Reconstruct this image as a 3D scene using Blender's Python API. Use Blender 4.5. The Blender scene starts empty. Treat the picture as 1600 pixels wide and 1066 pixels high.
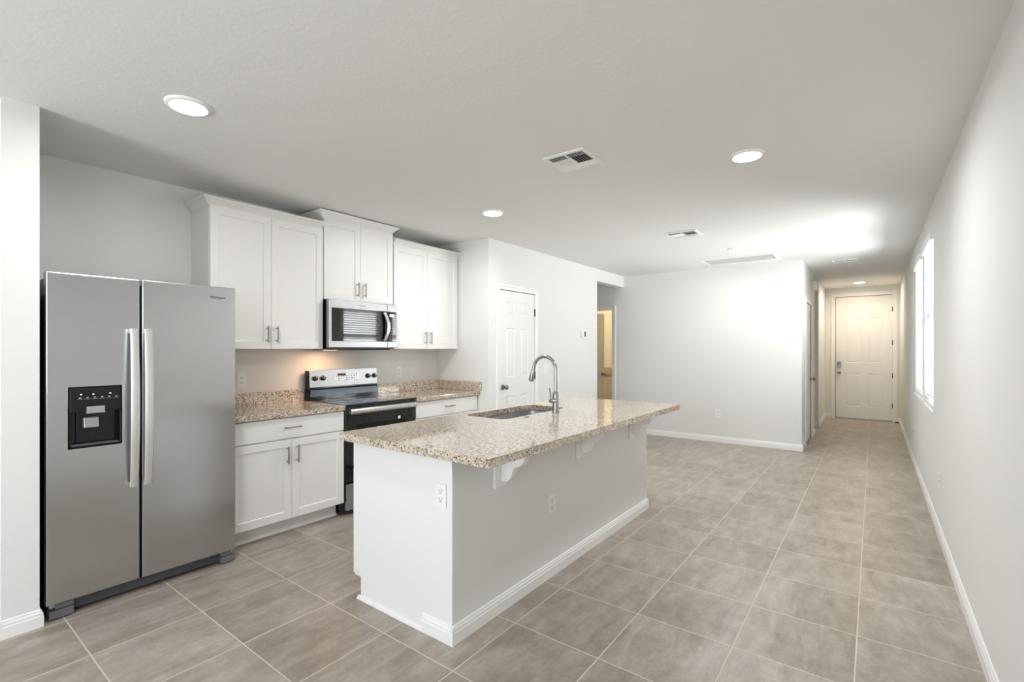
import bpy, bmesh, math, random
from mathutils import Vector, Matrix
random.seed(7)
S = bpy.context.scene
C = S.collection
PI = math.pi
R = math.radians

# ------------------------------------------------------------------ camera
F_PX, TH, VH, CAM_H = 752.04, R(36.95), 545.09, 1.3764
cam = bpy.data.objects.new('camera', bpy.data.cameras.new('camera'))
C.objects.link(cam)
cam.data.sensor_width = 36.0
cam.data.lens = 36.0 * F_PX / 1600.0
cam.data.shift_y = (VH - 533.0) / 1600.0
cam.data.clip_start = 0.05
cam.location = (0, 0, CAM_H)
cam.rotation_euler = (PI / 2, 0, TH)
S.camera = cam

# ------------------------------------------------------------------ view, world, daylight
S.view_settings.view_transform = 'Standard'
S.view_settings.look = 'None'
S.view_settings.gamma = 1.0
S.view_settings.exposure = 1.78
S.view_settings.use_curve_mapping = False
S.cycles.use_denoising = True
S.cycles.max_bounces = 10
S.cycles.diffuse_bounces = 6
S.cycles.glossy_bounces = 5
S.cycles.transmission_bounces = 6
S.cycles.sample_clamp_indirect = 6.0
S.cycles.caustics_reflective = False
S.cycles.caustics_refractive = False

W = bpy.data.worlds.new('sky'); S.world = W; W.use_nodes = True
nt = W.node_tree
sky = nt.nodes.new('ShaderNodeTexSky')
sky.sky_type = 'NISHITA'; sky.sun_disc = False
sky.sun_elevation = R(48); sky.sun_rotation = R(250); sky.air_density = 1.0; sky.dust_density = 1.5
bg = nt.nodes['Background']
bg.inputs['Strength'].default_value = 0.14
nt.links.new(sky.outputs[0], bg.inputs[0])

def kelvin(k):
    t = k / 100.0
    r = 255 if t <= 66 else 329.7 * (t - 60) ** -0.1332
    g = 99.47 * math.log(t) - 161.1 if t <= 66 else 288.1 * (t - 60) ** -0.0755
    b = 255 if t >= 66 else (0 if t <= 19 else 138.5 * math.log(t - 10) - 305.0)
    return [(max(0, min(255, c)) / 255.0) ** 2.2 for c in (r, g, b)]

def light(name, kind, loc, energy, col, rot=(0, 0, 0), size=None, size_y=None, radius=None, spread=None):
    d = bpy.data.lights.new(name, kind)
    d.energy = energy; d.color = col
    if kind == 'AREA':
        if size_y: d.shape = 'RECTANGLE'; d.size = size; d.size_y = size_y
        else: d.shape = 'DISK'; d.size = size
        if spread: d.spread = spread
    if radius is not None: d.shadow_soft_size = radius
    o = bpy.data.objects.new(name, d); C.objects.link(o)
    o.location = loc; o.rotation_euler = rot
    return o

sun = light('sun', 'SUN', (0, 0, 8), 4.0, (1.0, 0.95, 0.88), rot=(R(8), R(-42), 0))
sun.data.angle = R(0.6)
# daylight entering by the sliding door in the rear wall behind the camera (an opening 1.9 x 2.1 m)
light('rear_door_daylight', 'AREA', (-1.9, -3.58, 1.08), 7.0, (0.86, 0.93, 1.0), rot=(R(90), 0, 0), size=1.9, size_y=2.1)
# sunlit patio outside that door, throwing light up to the ceiling
light('patio_bounce', 'AREA', (-1.9, -4.5, 0.1), 82.0, (0.92, 0.96, 1.0), rot=(R(150), 0, 0), size=2.0, size_y=1.8)
# sunlit side yard below the two side windows, throwing light up through the blinds
light('side_yard_bounce', 'AREA', (2.35, 6.25, -0.10), 570.0, (0.92, 0.965, 1.0), rot=(0, R(165), 0), size=3.2, size_y=5.5)

# the sunlit pale wall of the house across the side yard, facing the two windows
light('house_wall_bounce', 'AREA', (4.95, 7.0, 1.35), 410.0, (0.95, 0.975, 1.0), rot=(0, R(90), 0), size=2.3, size_y=9.0)
# fill light in an added, unseen wall opening behind the camera
light('rear_fill_light', 'AREA', (0.45, -1.9, 1.61), 12.0, (0.93, 0.965, 1.0), rot=(0, R(118), 0), size=1.4, size_y=1.5)

# ------------------------------------------------------------------ materials
def lin(c): return tuple((x / 12.92 if x <= 0.04045 else ((x + 0.055) / 1.055) ** 2.4) for x in c) + (1.0,)

def mat(name, col, rough=0.5, metal=0.0, spec=None, bump=None, coat=0.0, aniso=0.0, emit=None, trans=0.0, ior=None, noise=None):
    m = bpy.data.materials.new(name); m.use_nodes = True
    n = m.node_tree; p = n.nodes['Principled BSDF']
    p.inputs['Base Color'].default_value = lin(col)
    p.inputs['Roughness'].default_value = rough
    p.inputs['Metallic'].default_value = metal
    if spec is not None: p.inputs['Specular IOR Level'].default_value = spec
    if coat: p.inputs['Coat Weight'].default_value = coat; p.inputs['Coat Roughness'].default_value = 0.05
    if trans: p.inputs['Transmission Weight'].default_value = trans
    if ior: p.inputs['IOR'].default_value = ior
    if emit: p.inputs['Emission Color'].default_value = tuple(emit[0]) + (1,); p.inputs['Emission Strength'].default_value = emit[1]
    if aniso:
        p.inputs['Anisotropic'].default_value = aniso
        tg = n.nodes.new('ShaderNodeTangent'); tg.direction_type = 'RADIAL'; tg.axis = 'Z'
        n.links.new(tg.outputs[0], p.inputs['Tangent'])
    tc = n.nodes.new('ShaderNodeTexCoord')
    if bump:
        nz = n.nodes.new('ShaderNodeTexNoise'); nz.inputs['Scale'].default_value = bump[0]; nz.inputs['Detail'].default_value = 3
        n.links.new(tc.outputs['Object'], nz.inputs['Vector'])
        b = n.nodes.new('ShaderNodeBump'); b.inputs['Strength'].default_value = bump[1]; b.inputs['Distance'].default_value = bump[2]
        n.links.new(nz.outputs['Fac'], b.inputs['Height']); n.links.new(b.outputs[0], p.inputs['Normal'])
    if noise:   # (scale vec, amount): faint tone variation of the surface itself
        mp = n.nodes.new('ShaderNodeMapping'); mp.inputs['Scale'].default_value = noise[0]
        n.links.new(tc.outputs['Object'], mp.inputs['Vector'])
        nz = n.nodes.new('ShaderNodeTexNoise'); nz.inputs['Scale'].default_value = 1.0; nz.inputs['Detail'].default_value = 4
        n.links.new(mp.outputs[0], nz.inputs['Vector'])
        r = n.nodes.new('ShaderNodeMapRange'); r.inputs['To Min'].default_value = rough - noise[1]; r.inputs['To Max'].default_value = rough + noise[1]
        n.links.new(nz.outputs['Fac'], r.inputs['Value']); n.links.new(r.outputs[0], p.inputs['Roughness'])
    return m

M = {}
M['wall'] = mat('wall_paint', (.89, .888, .88), .75, bump=(160, .12, .004))
M['ceiling'] = mat('ceiling_paint', (.89, .888, .882), .85, bump=(55, .25, .006))
M['trim'] = mat('trim_paint', (.93, .93, .925), .38)
M['door'] = mat('door_paint', (.92, .92, .915), .42)
M['cab'] = mat('cabinet_paint', (.915, .91, .90), .38)
M['cabside'] = mat('cabinet_side', (.90, .89, .875), .45)
M['steel'] = mat('brushed_steel', (.76, .76, .765), .24, 1.0, aniso=.7, noise=((2, 2, 500), .010))
M['steelbright'] = mat('bright_steel', (.84, .84, .845), .28, 1.0, noise=((300, 300, 3), .05))
M['fascia'] = mat('fascia_steel', (.66, .66, .665), .34, 1.0, noise=((300, 3, 300), .03))
M['strip'] = mat('strip_steel', (.36, .38, .40), .25, 1.0)
M['nickelpale'] = mat('pale_nickel', (.80, .78, .76), .3, .9)
M['grille'] = mat('grille_plastic', (.27, .27, .285), .5)
M['sinksteel'] = mat('sink_steel', (.78, .78, .79), .33, 1.0, noise=((3, 200, 3), .05))
M['handle'] = mat('appliance_handle', (.88, .875, .87), .30, .85)
M['nickel'] = mat('brushed_nickel', (.60, .58, .55), .28, 1.0)
M['chrome'] = mat('faucet_steel', (.66, .655, .645), .20, 1.0)
M['darkmetal'] = mat('dark_metal', (.28, .27, .26), .4, .9)
M['black'] = mat('black_plastic', (.035, .035, .04), .35)
M['blackgloss'] = mat('black_gloss', (.02, .02, .024), .08)
M['blackglass'] = mat('black_glass', (.015, .016, .02), .03, coat=.6)
M['greyplastic'] = mat('grey_plastic', (.40, .40, .42), .45)
M['silver'] = mat('silver_plastic', (.72, .72, .72), .3, .6)
M['whiteplastic'] = mat('white_plastic', (.93, .93, .925), .55)
M['slot'] = mat('slot_dark', (.12, .11, .10), .6)
M['vinyl'] = mat('white_vinyl', (.93, .93, .93), .4)
M['textgrey'] = mat('logo_grey', (.13, .13, .14), .4)
M['textlight'] = mat('panel_print', (.70, .74, .80), .5)
M['led'] = mat('panel_led', (.7, .75, 1), .4, emit=((.6, .7, 1.0), 2.0))
M['brown'] = mat('brown_wood', (.45, .34, .22), .6)
M['thermo'] = mat('thermostat_screen', (.32, .34, .35), .25)
M['vanity'] = mat('vanity_paint', (.86, .84, .80), .4)
M['grass'] = mat('grass', (.34, .42, .22), .9, bump=(30, .6, .05))
M['siding'] = mat('house_siding', (.86, .86, .84), .7)
M['lens'] = mat('lamp_lens', (1, .97, .92), .4, emit=((1.0, .93, .82), 14.0))
M['lensbath'] = mat('bath_dome', (1, .97, .92), .4, emit=((1.0, .84, .52), 5.0))
M['rubber'] = mat('rubber_white', (.85, .85, .83), .6)
M['roof'] = mat('roof_shingle', (.36, .34, .33), .9)

def glass_mat():
    m = bpy.data.materials.new('window_glass'); m.use_nodes = True
    n = m.node_tree; n.nodes.clear()
    o = n.nodes.new('ShaderNodeOutputMaterial'); mx = n.nodes.new('ShaderNodeMixShader')
    t = n.nodes.new('ShaderNodeBsdfTransparent'); g = n.nodes.new('ShaderNodeBsdfGlossy'); g.inputs['Roughness'].default_value = .02
    mx.inputs[0].default_value = .06
    n.links.new(t.outputs[0], mx.inputs[1]); n.links.new(g.outputs[0], mx.inputs[2]); n.links.new(mx.outputs[0], o.inputs[0])
    return m
M['glass'] = glass_mat()

def slat_mat():
    m = bpy.data.materials.new('blind_slat'); m.use_nodes = True
    n = m.node_tree; p = n.nodes['Principled BSDF']
    p.inputs['Base Color'].default_value = lin((.95, .95, .95)); p.inputs['Roughness'].default_value = .45
    tr = n.nodes.new('ShaderNodeBsdfTranslucent'); tr.inputs[0].default_value = lin((.95, .95, .95))
    mx = n.nodes.new('ShaderNodeMixShader'); mx.inputs[0].default_value = .35
    n.links.new(p.outputs[0], mx.inputs[1]); n.links.new(tr.outputs[0], mx.inputs[2])
    n.links.new(mx.outputs[0], n.nodes['Material Output'].inputs[0])
    return m
M['slat'] = slat_mat()

class NG:   # tiny node-graph helper
    def __init__(s, m): s.m = m; s.n = m.node_tree
    def new(s, t, **k):
        x = s.n.nodes.new(t)
        for a, b in k.items(): setattr(x, a, b)
        return x
    def link(s, a, b): s.n.links.new(a, b)
    def math(s, op, a, b=None, c=None):
        x = s.new('ShaderNodeMath', operation=op)
        for i, v in enumerate((a, b, c)):
            if v is None: continue
            if isinstance(v, (int, float)): x.inputs[i].default_value = v
            else: s.link(v, x.inputs[i])
        return x.outputs[0]
    def noise(s, vec, scale, detail=4, rough=.55, dist=0.0):
        x = s.new('ShaderNodeTexNoise'); x.inputs['Scale'].default_value = scale; x.inputs['Detail'].default_value = detail
        x.inputs['Roughness'].default_value = rough; x.inputs['Distortion'].default_value = dist
        s.link(vec, x.inputs['Vector']); return x.outputs['Fac']
    def ramp(s, fac, stops):
        x = s.new('ShaderNodeValToRGB'); e = x.color_ramp.elements
        while len(e) < len(stops): e.new(.5)
        for i, (p, c) in enumerate(stops): e[i].position = p; e[i].color = lin(c)
        s.link(fac, x.inputs[0]); return x.outputs[0]
    def mix(s, fac, a, b, mode='MIX'):
        x = s.new('ShaderNodeMix', data_type='RGBA', blend_type=mode)
        if isinstance(fac, (int, float)): x.inputs[0].default_value = fac
        else: s.link(fac, x.inputs[0])
        for v, i in ((a, 6), (b, 7)):
            if isinstance(v, tuple): x.inputs[i].default_value = v
            else: s.link(v, x.inputs[i])
        return x.outputs[2]

TILE_X, TILE_Y, TILE_OX, TILE_OY = .4573, .4497, -3.2667, 1.4892
def tile_mat():
    m = bpy.data.materials.new('floor_tile'); m.use_nodes = True
    g = NG(m); p = g.n.nodes['Principled BSDF']
    tc = g.new('ShaderNodeTexCoord').outputs['Object']
    sp = g.new('ShaderNodeSeparateXYZ'); g.link(tc, sp.inputs[0])
    u = g.math('DIVIDE', g.math('SUBTRACT', sp.outputs[0], TILE_OX), TILE_X)
    v = g.math('DIVIDE', g.math('SUBTRACT', sp.outputs[1], TILE_OY), TILE_Y)
    fu, fv = g.math('FRACT', u), g.math('FRACT', v)
    def edge(f, s): return g.math('MULTIPLY', g.math('MINIMUM', f, g.math('SUBTRACT', 1.0, f)), s)
    d = g.math('MINIMUM', edge(fu, TILE_X), edge(fv, TILE_Y))
    mr = g.new('ShaderNodeMapRange', interpolation_type='SMOOTHSTEP')
    mr.inputs['From Min'].default_value = .0020; mr.inputs['From Max'].default_value = .0038
    g.link(d, mr.inputs['Value']); mask = mr.outputs[0]          # 0 in the grout, 1 on the tile
    cid = g.new('ShaderNodeCombineXYZ'); g.link(g.math('FLOOR', u), cid.inputs[0]); g.link(g.math('FLOOR', v), cid.inputs[1])
    wn = g.new('ShaderNodeTexWhiteNoise', noise_dimensions='3D'); g.link(cid.outputs[0], wn.inputs['Vector'])
    off = g.new('ShaderNodeVectorMath', operation='SCALE'); g.link(wn.outputs['Color'], off.inputs[0]); off.inputs['Scale'].default_value = 30.0
    ad = g.new('ShaderNodeVectorMath', operation='ADD'); g.link(tc, ad.inputs[0]); g.link(off.outputs[0], ad.inputs[1])
    mp = g.new('ShaderNodeMapping'); mp.inputs['Scale'].default_value = (5.5, 1.5, 1); g.link(ad.outputs[0], mp.inputs[0])
    n1 = g.noise(mp.outputs[0], 2.0, 6, .65, .6)
    n2 = g.noise(ad.outputs[0], 4.5, 7, .7, .3)
    n3 = g.noise(ad.outputs[0], 60, 3, .6)
    f = g.math('ADD', g.math('MULTIPLY', n1, .50), g.math('ADD', g.math('MULTIPLY', n2, .37), g.math('MULTIPLY', n3, .13)))
    f = g.math('ADD', f, g.math('MULTIPLY', g.math('SUBTRACT', wn.outputs['Value'], .5), .07))
    col = g.ramp(f, [(.32, (.500, .455, .405)), (.45, (.592, .553, .505)), (.55, (.655, .620, .577)), (.69, (.755, .725, .688))])
    gro = lin((.81, .77, .71))
    g.link(g.mix(mask, gro, col), p.inputs['Base Color'])
    rg = g.new('ShaderNodeMapRange'); rg.inputs['To Min'].default_value = .75; rg.inputs['To Max'].default_value = .36; g.link(mask, rg.inputs['Value'])
    g.link(rg.outputs[0], p.inputs['Roughness'])
    b = g.new('ShaderNodeBump'); b.inputs['Strength'].default_value = .5; b.inputs['Distance'].default_value = .0015
    g.link(mask, b.inputs['Height']); g.link(b.outputs[0], p.inputs['Normal'])
    return m
M['tile'] = tile_mat()

def granite_mat():
    m = bpy.data.materials.new('granite'); m.use_nodes = True
    g = NG(m); p = g.n.nodes['Principled BSDF']
    tc = g.new('ShaderNodeTexCoord').outputs['Object']
    mp = g.new('ShaderNodeMapping'); mp.inputs['Scale'].default_value = (1.5, .8, 1.5); mp.inputs['Rotation'].default_value = (0, 0, .5); g.link(tc, mp.inputs[0])
    a = g.noise(mp.outputs[0], 48, 5, .65, .5)
    base = g.ramp(a, [(.30, (.550, .460, .365)), (.43, (.715, .640, .545)), (.55, (.805, .757, .685)), (.70, (.875, .855, .815))])
    gr = g.noise(tc, 95, 4, .7)
    base = g.mix(g.ramp(gr, [(.54, (0, 0, 0)), (.64, (1, 1, 1))]), base, lin((.585, .565, .545)))
    vo = g.new('ShaderNodeTexVoronoi', feature='F1'); vo.inputs['Scale'].default_value = 150; g.link(tc, vo.inputs['Vector'])
    bw = g.new('ShaderNodeSeparateColor'); g.link(vo.outputs['Color'], bw.inputs[0])
    big = g.noise(tc, 30, 3, .6)
    th = g.math('ADD', g.math('MULTIPLY', big, .55), .05)
    dk = g.math('LESS_THAN', g.math('ADD', bw.outputs[0], g.math('MULTIPLY', vo.outputs['Distance'], .15)), g.math('SUBTRACT', th, .105))
    base = g.mix(g.math('MULTIPLY', dk, .85), base, lin((.17, .16, .155)))
    wt = g.math('GREATER_THAN', bw.outputs[1], .88)
    base = g.mix(g.math('MULTIPLY', wt, .6), base, lin((.93, .92, .89)))
    g.link(base, p.inputs['Base Color'])
    p.inputs['Roughness'].default_value = .07; p.inputs['Coat Weight'].default_value = .3; p.inputs['Coat Roughness'].default_value = .03
    return m
M['granite'] = granite_mat()

# ------------------------------------------------------------------ geometry helpers
class B:
    def __init__(s): s.bm = bmesh.new()
    def poly(s, pts): return s.bm.faces.new([s.bm.verts.new(p) for p in pts])
    def box(s, x0, x1, y0, y1, z0, z1):
        v = [s.bm.verts.new((x, y, z)) for x in (x0, x1) for y in (y0, y1) for z in (z0, z1)]
        for f in ((0, 1, 3, 2), (4, 6, 7, 5), (0, 4, 5, 1), (2, 3, 7, 6), (0, 2, 6, 4), (1, 5, 7, 3)):
            s.bm.faces.new([v[i] for i in f])
        return s
    def loft(s, loops, cap0=True, cap1=True, closed=True):
        vs = [[s.bm.verts.new(p) for p in l] for l in loops]
        n = len(vs[0])
        for a, b in zip(vs, vs[1:]):
            for i in range(n if closed else n - 1):
                j = (i + 1) % n
                s.bm.faces.new((a[i], a[j], b[j], b[i]))
        if cap0: s.bm.faces.new(vs[0][::-1])
        if cap1: s.bm.faces.new(vs[-1])
        return s
    def prism(s, prof, a, b, f):
        """profile points (u,v) swept from a to b; f(u,v,t) -> xyz"""
        return s.loft([[f(u, v, a) for u, v in prof], [f(u, v, b) for u, v in prof]])
    def tube(s, pts, r, seg=14, cap=True):
        pts = [Vector(p) for p in pts]
        rs = r if isinstance(r, (list, tuple)) else [r] * len(pts)
        loops = []; prev = None
        for i, p in enumerate(pts):
            t = (pts[min(i + 1, len(pts) - 1)] - pts[max(i - 1, 0)])
            t = t.normalized() if t.length > 1e-9 else (loops and prev[0]) or Vector((0, 0, 1))
            if prev is None:
                a = Vector((0, 0, 1)) if abs(t.z) < .9 else Vector((1, 0, 0))
                u = t.cross(a).normalized()
            else:
                u = prev[1] - t * prev[1].dot(t); u.normalize()
            w = t.cross(u); prev = (t, u)
            loops.append([p + (u * math.cos(k * 2 * PI / seg) + w * math.sin(k * 2 * PI / seg)) * rs[i] for k in range(seg)])
        return s.loft(loops, cap, cap)
    def lathe(s, prof, c, axis='z', seg=32, cap=True):
        """profile (r, h) revolved about an axis through c"""
        loops = []
        for r, h in prof:
            l = []
            for k in range(seg):
                a = 2 * PI * k / seg; p, q = max(r, 1e-4) * math.cos(a), max(r, 1e-4) * math.sin(a)
                l.append({'z': (c[0] + p, c[1] + q, c[2] + h), 'y': (c[0] + p, c[1] + h, c[2] + q), 'x': (c[0] + h, c[1] + p, c[2] + q)}[axis])
            loops.append(l)
        return s.loft(loops, cap, cap)

def rrect(x0, x1, y0, y1, r, z, n=6):
    out = []
    for cx, cy, a0 in ((x1 - r, y1 - r, 0), (x0 + r, y1 - r, 90), (x0 + r, y0 + r, 180), (x1 - r, y0 + r, 270)):
        for k in range(n + 1):
            a = R(a0 + 90 * k / n)
            out.append((cx + r * math.cos(a), cy + r * math.sin(a), z))
    return out

ORG = {}
def part(name, b, m, parent=None, bevel=0.0, smooth=False, label=None, seg=2):
    bm = b.bm
    bmesh.ops.recalc_face_normals(bm, faces=bm.faces[:])
    org = ORG.get(parent.name, Vector((0, 0, 0))) if parent else Vector((0, 0, 0))
    if org.length: bmesh.ops.translate(bm, verts=bm.verts[:], vec=-org)
    me = bpy.data.meshes.new(name); bm.to_mesh(me); bm.free()
    me.materials.append(M[m] if isinstance(m, str) else m)
    if smooth:
        for p in me.polygons: p.use_smooth = True
        me.set_sharp_from_angle(angle=R(38))
    o = bpy.data.objects.new(name, me); C.objects.link(o)
    if parent: o.parent = parent
    if bevel:
        mod = o.modifiers.new('bevel', 'BEVEL'); mod.width = bevel; mod.segments = seg; mod.limit_method = 'ANGLE'; mod.angle_limit = R(40)
    if label: o['label'] = label
    ORG[o.name] = org
    return o

def thing(name, label, cat, loc=(0, 0, 0), group=None):
    o = bpy.data.objects.new(name, None); C.objects.link(o)
    o.empty_display_size = .1; o.location = loc
    o['label'] = label; o['category'] = cat
    if group: o['group'] = group
    ORG[o.name] = Vector(loc)
    return o
def tag(o, label, cat, group=None):
    o['label'] = label; o['category'] = cat
    if group: o['group'] = group
    return o
def struct(name, b, m, parent=None, **k):
    o = part(name, b, m, parent, **k)
    if parent is None: o['kind'] = 'structure'
    return o
def dup(root, loc, rotz=0.0, label=None):
    r = root.copy(); C.objects.link(r); r.location = loc; r.rotation_euler = (0, 0, rotz)
    if label: r['label'] = label
    for ch in list(root.children):
        c = ch.copy(); C.objects.link(c); c.parent = r
        for gch in list(ch.children):
            d = gch.copy(); C.objects.link(d); d.parent = c
    return r

def panel_slab(b, xs, zs, cells, t, rings, f, both=False):
    """slab on a grid; grid cells listed in `cells` become moulded panels. f(x, y, z) -> world; front at y=0, back at y=t"""
    V = {}
    def vert(x, y, z):
        k = (round(x, 5), round(y, 5), round(z, 5))
        if k not in V: V[k] = b.bm.verts.new(f(*k))
        return V[k]
    for side in (0, 1):
        y0 = 0 if side == 0 else t; sg = 1 if side == 0 else -1
        for i in range(len(xs) - 1):
            for j in range(len(zs) - 1):
                q = (xs[i], xs[i + 1], zs[j], zs[j + 1])
                if (i, j) in cells and (side == 0 or both):
                    prev = None
                    for ins, dep in rings:
                        l = [vert(q[0] + ins, y0 + sg * dep, q[2] + ins), vert(q[1] - ins, y0 + sg * dep, q[2] + ins),
                             vert(q[1] - ins, y0 + sg * dep, q[3] - ins), vert(q[0] + ins, y0 + sg * dep, q[3] - ins)]
                        if prev:
                            for k in range(4): b.bm.faces.new((prev[k], prev[(k + 1) % 4], l[(k + 1) % 4], l[k]))
                        prev = l
                    b.bm.faces.new(prev)
                else:
                    b.bm.faces.new((vert(q[0], y0, q[2]), vert(q[1], y0, q[2]), vert(q[1], y0, q[3]), vert(q[0], y0, q[3])))
    for i in range(len(xs) - 1):
        for z in (zs[0], zs[-1]):
            b.bm.faces.new((vert(xs[i], 0, z), vert(xs[i + 1], 0, z), vert(xs[i + 1], t, z), vert(xs[i], t, z)))
    for j in range(len(zs) - 1):
        for x in (xs[0], xs[-1]):
            b.bm.faces.new((vert(x, 0, zs[j]), vert(x, 0, zs[j + 1]), vert(x, t, zs[j + 1]), vert(x, t, zs[j])))
    return b

SIXR = [(0, 0), (.010, .007), (.020, .007), (.038, .002)]
def six_panel(w, h, xs, rows, t, f, both=False):
    x = [0, xs[0], xs[1], xs[2], xs[3], w]; z = [0]
    for a, c in rows: z += [a, c]
    z.append(h)
    cells = {(i, j) for i in (1, 3) for j in (1, 3, 5)}
    return panel_slab(B(), x, z, cells, t, SIXR, f, both)

SHAKER = [(0, 0), (.004, .007)]
def shaker(y0, y1, z0, z1, xf, t=.019, rail=.057):
    """shaker door facing +X with its front at xf"""
    w, h = y1 - y0, z1 - z0
    return panel_slab(B(), [0, rail, w - rail, w], [0, rail, h - rail, h], {(1, 1)}, t, SHAKER, lambda x, y, z: (xf - y, y0 + x, z0 + z))

BASE = [(0, 0), (.014, 0), (.014, .055), (.0115, .059), (.0115, .069), (.007, .078), (.007, .083), (.003, .088), (0, .088)]
def baseboard(b, p0, p1, n, prof=BASE):
    """run from p0 to p1 (xy), profile growing along the xy normal n"""
    return b.prism(prof, 0, 1, lambda u, v, t: (p0[0] + (p1[0] - p0[0]) * t + n[0] * u, p0[1] + (p1[1] - p0[1]) * t + n[1] * u, v))
def casing(b, axis, plane, n, a0, a1, zt, w=.062, t=.017):
    def bx(p, q, z0, z1, th):
        lo, hi = sorted((plane, plane + n * th))
        if axis == 'y': b.box(lo, hi, p, q, z0, z1)
        else: b.box(p, q, lo, hi, z0, z1)
    s = w * .42
    for p, q, th in ((a0 - w, a0 - w + s, t), (a0 - w + s, a0, t * .6), (a1, a1 + w - s, t * .6), (a1 + w - s, a1 + w, t)):
        top = zt + w if th == t else zt
        bx(p, q, 0, top, th)
    bx(a0 - w + s, a1 + w - s, zt + w - s, zt + w, t)
    bx(a0 - w + s, a1 + w - s, zt, zt + w - s, t * .6)
    return b
def arc(cx, cz, r, a0, a1, n): return [(cx + r * math.cos(R(a0 + (a1 - a0) * k / n)), cz + r * math.sin(R(a0 + (a1 - a0) * k / n))) for k in range(n + 1)]
def text_mesh(txt, size, depth, xform):
    cu = bpy.data.curves.new('t', 'FONT'); cu.body = txt; cu.size = size; cu.extrude = depth; cu.align_x = 'CENTER'; cu.align_y = 'CENTER'
    o = bpy.data.objects.new('t', cu); C.objects.link(o)
    me = bpy.data.meshes.new_from_object(o.evaluated_get(bpy.context.evaluated_depsgraph_get()))
    bpy.data.objects.remove(o); bpy.data.curves.remove(cu)
    b = B(); b.bm.from_mesh(me); bpy.data.meshes.remove(me)
    for v in b.bm.verts: v.co = Vector(xform(v.co.x, v.co.y, v.co.z))
    return b

# ------------------------------------------------------------------ room constants
H = 2.573
XR, XK, XP, XH = .3863, -4.09, -3.32, -.775      # side wall, kitchen wall, pantry front, hall wall
YB, YD, YP = 7.492, 11.507, 3.99                  # back wall, front door wall, pantry side
REAR = -3.6
W0 = (-2.7, -1.1)                                 # unseen opening added behind the camera for the fill light
W1, W2, WZ = (5.19, 6.06), (6.31, 7.25), (.875, 2.345)

# ------------------------------------------------------------------ shell
struct('floor', B().box(-5.8, 1.0, REAR - .3, 11.9, -.12, 0), 'tile')
struct('ceiling', B().box(-5.8, .75, REAR - .2, 11.9, H, H + .15), 'ceiling')
b = B(); x0, x1 = XR, XR + .165
b.box(x0, x1, REAR - .15, W0[0], 0, H).box(x0, x1, W0[1], W1[0], 0, H).box(x0, x1, W1[1], W2[0], 0, H).box(x0, x1, W2[1], 11.75, 0, H)
for w in (W0, W1, W2): b.box(x0, x1, w[0], w[1], 0, WZ[0]).box(x0, x1, w[0], w[1], WZ[1], H)
struct('wall_right', b, 'wall')
struct('wall_kitchen', B().box(XK - .12, XK, REAR - .15, YP, 0, H), 'wall')
struct('wall_stub', B().box(XK, -3.30, .366, .498, 0, H), 'wall')
b = B().box(XK - .12, -2.9, REAR - .15, REAR, 0, H).box(-.90, XR, REAR - .15, REAR, 0, H).box(-2.9, -.90, REAR - .15, REAR, 2.15, H)
struct('wall_rear', b, 'wall')
# pantry block: side wall, front wall with its door and the hall opening
PD0, PD1, PDZ = 4.183, 4.876, 2.04
b = B().box(XK - .12, XP - .115, YP, YP + .115, 0, H)
b.box(XP - .115, XP, YP, PD0, 0, H).box(XP - .115, XP, PD1, 6.538, 0, H).box(XP - .115, XP, PD0, PD1, PDZ, H).box(XP - .115, XP, 6.538, YB, 2.395, H)
struct('wall_pantry', b, 'wall')
struct('wall_side_hall', B().box(-5.6, XP - .115, 6.42, 6.538, 0, H).box(-5.75, -5.6, 4.1, 9.7, 0, H), 'wall')
struct('wall_pantry_inner', B().box(-5.6, XK - .12, 4.0, 4.1, 0, H), 'wall')
BD0, BD1, BDZ = -4.315, -3.52, 2.045
b = B().box(-5.6, BD0, YB, YB + .115, 0, H).box(BD1, XH, YB, YB + .115, 0, H).box(BD0, BD1, YB, YB + .115, BDZ, H)
struct('wall_back', b, 'wall')
struct('wall_bathroom', B().box(-5.6, -3.0, 9.5, 9.6, 0, H).box(-3.1, -3.0, YB + .115, 9.5, 0, H), 'wall')
CD0, CD1, CDZ = 7.93, 8.69, 2.045
b = B().box(XH - .115, XH, YB + .115, CD0, 0, H).box(XH - .115, XH, CD1, 9.22, 0, H).box(XH - .115, XH, CD0, CD1, CDZ, H)
b.box(-2.6, XH - .115, 9.105, 9.22, 0, H)
struct('wall_hall', b, 'wall')
b = B().box(-2.6, -.785, 10.05, 10.165, 0, H).box(-.90, -.785, 10.165, YD, 0, H).box(-2.75, -2.6, 9.105, 10.165, 0, H)
struct('wall_entry', b, 'wall')
FD0, FD1, FDZ = -.617, .281, 2.40
b = B().box(-.90, FD0, YD, YD + .15, 0, H).box(FD1, XR, YD, YD + .15, 0, H).box(FD0, FD1, YD, YD + .15, FDZ, H)
struct('wall_front', b, 'wall')

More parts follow.
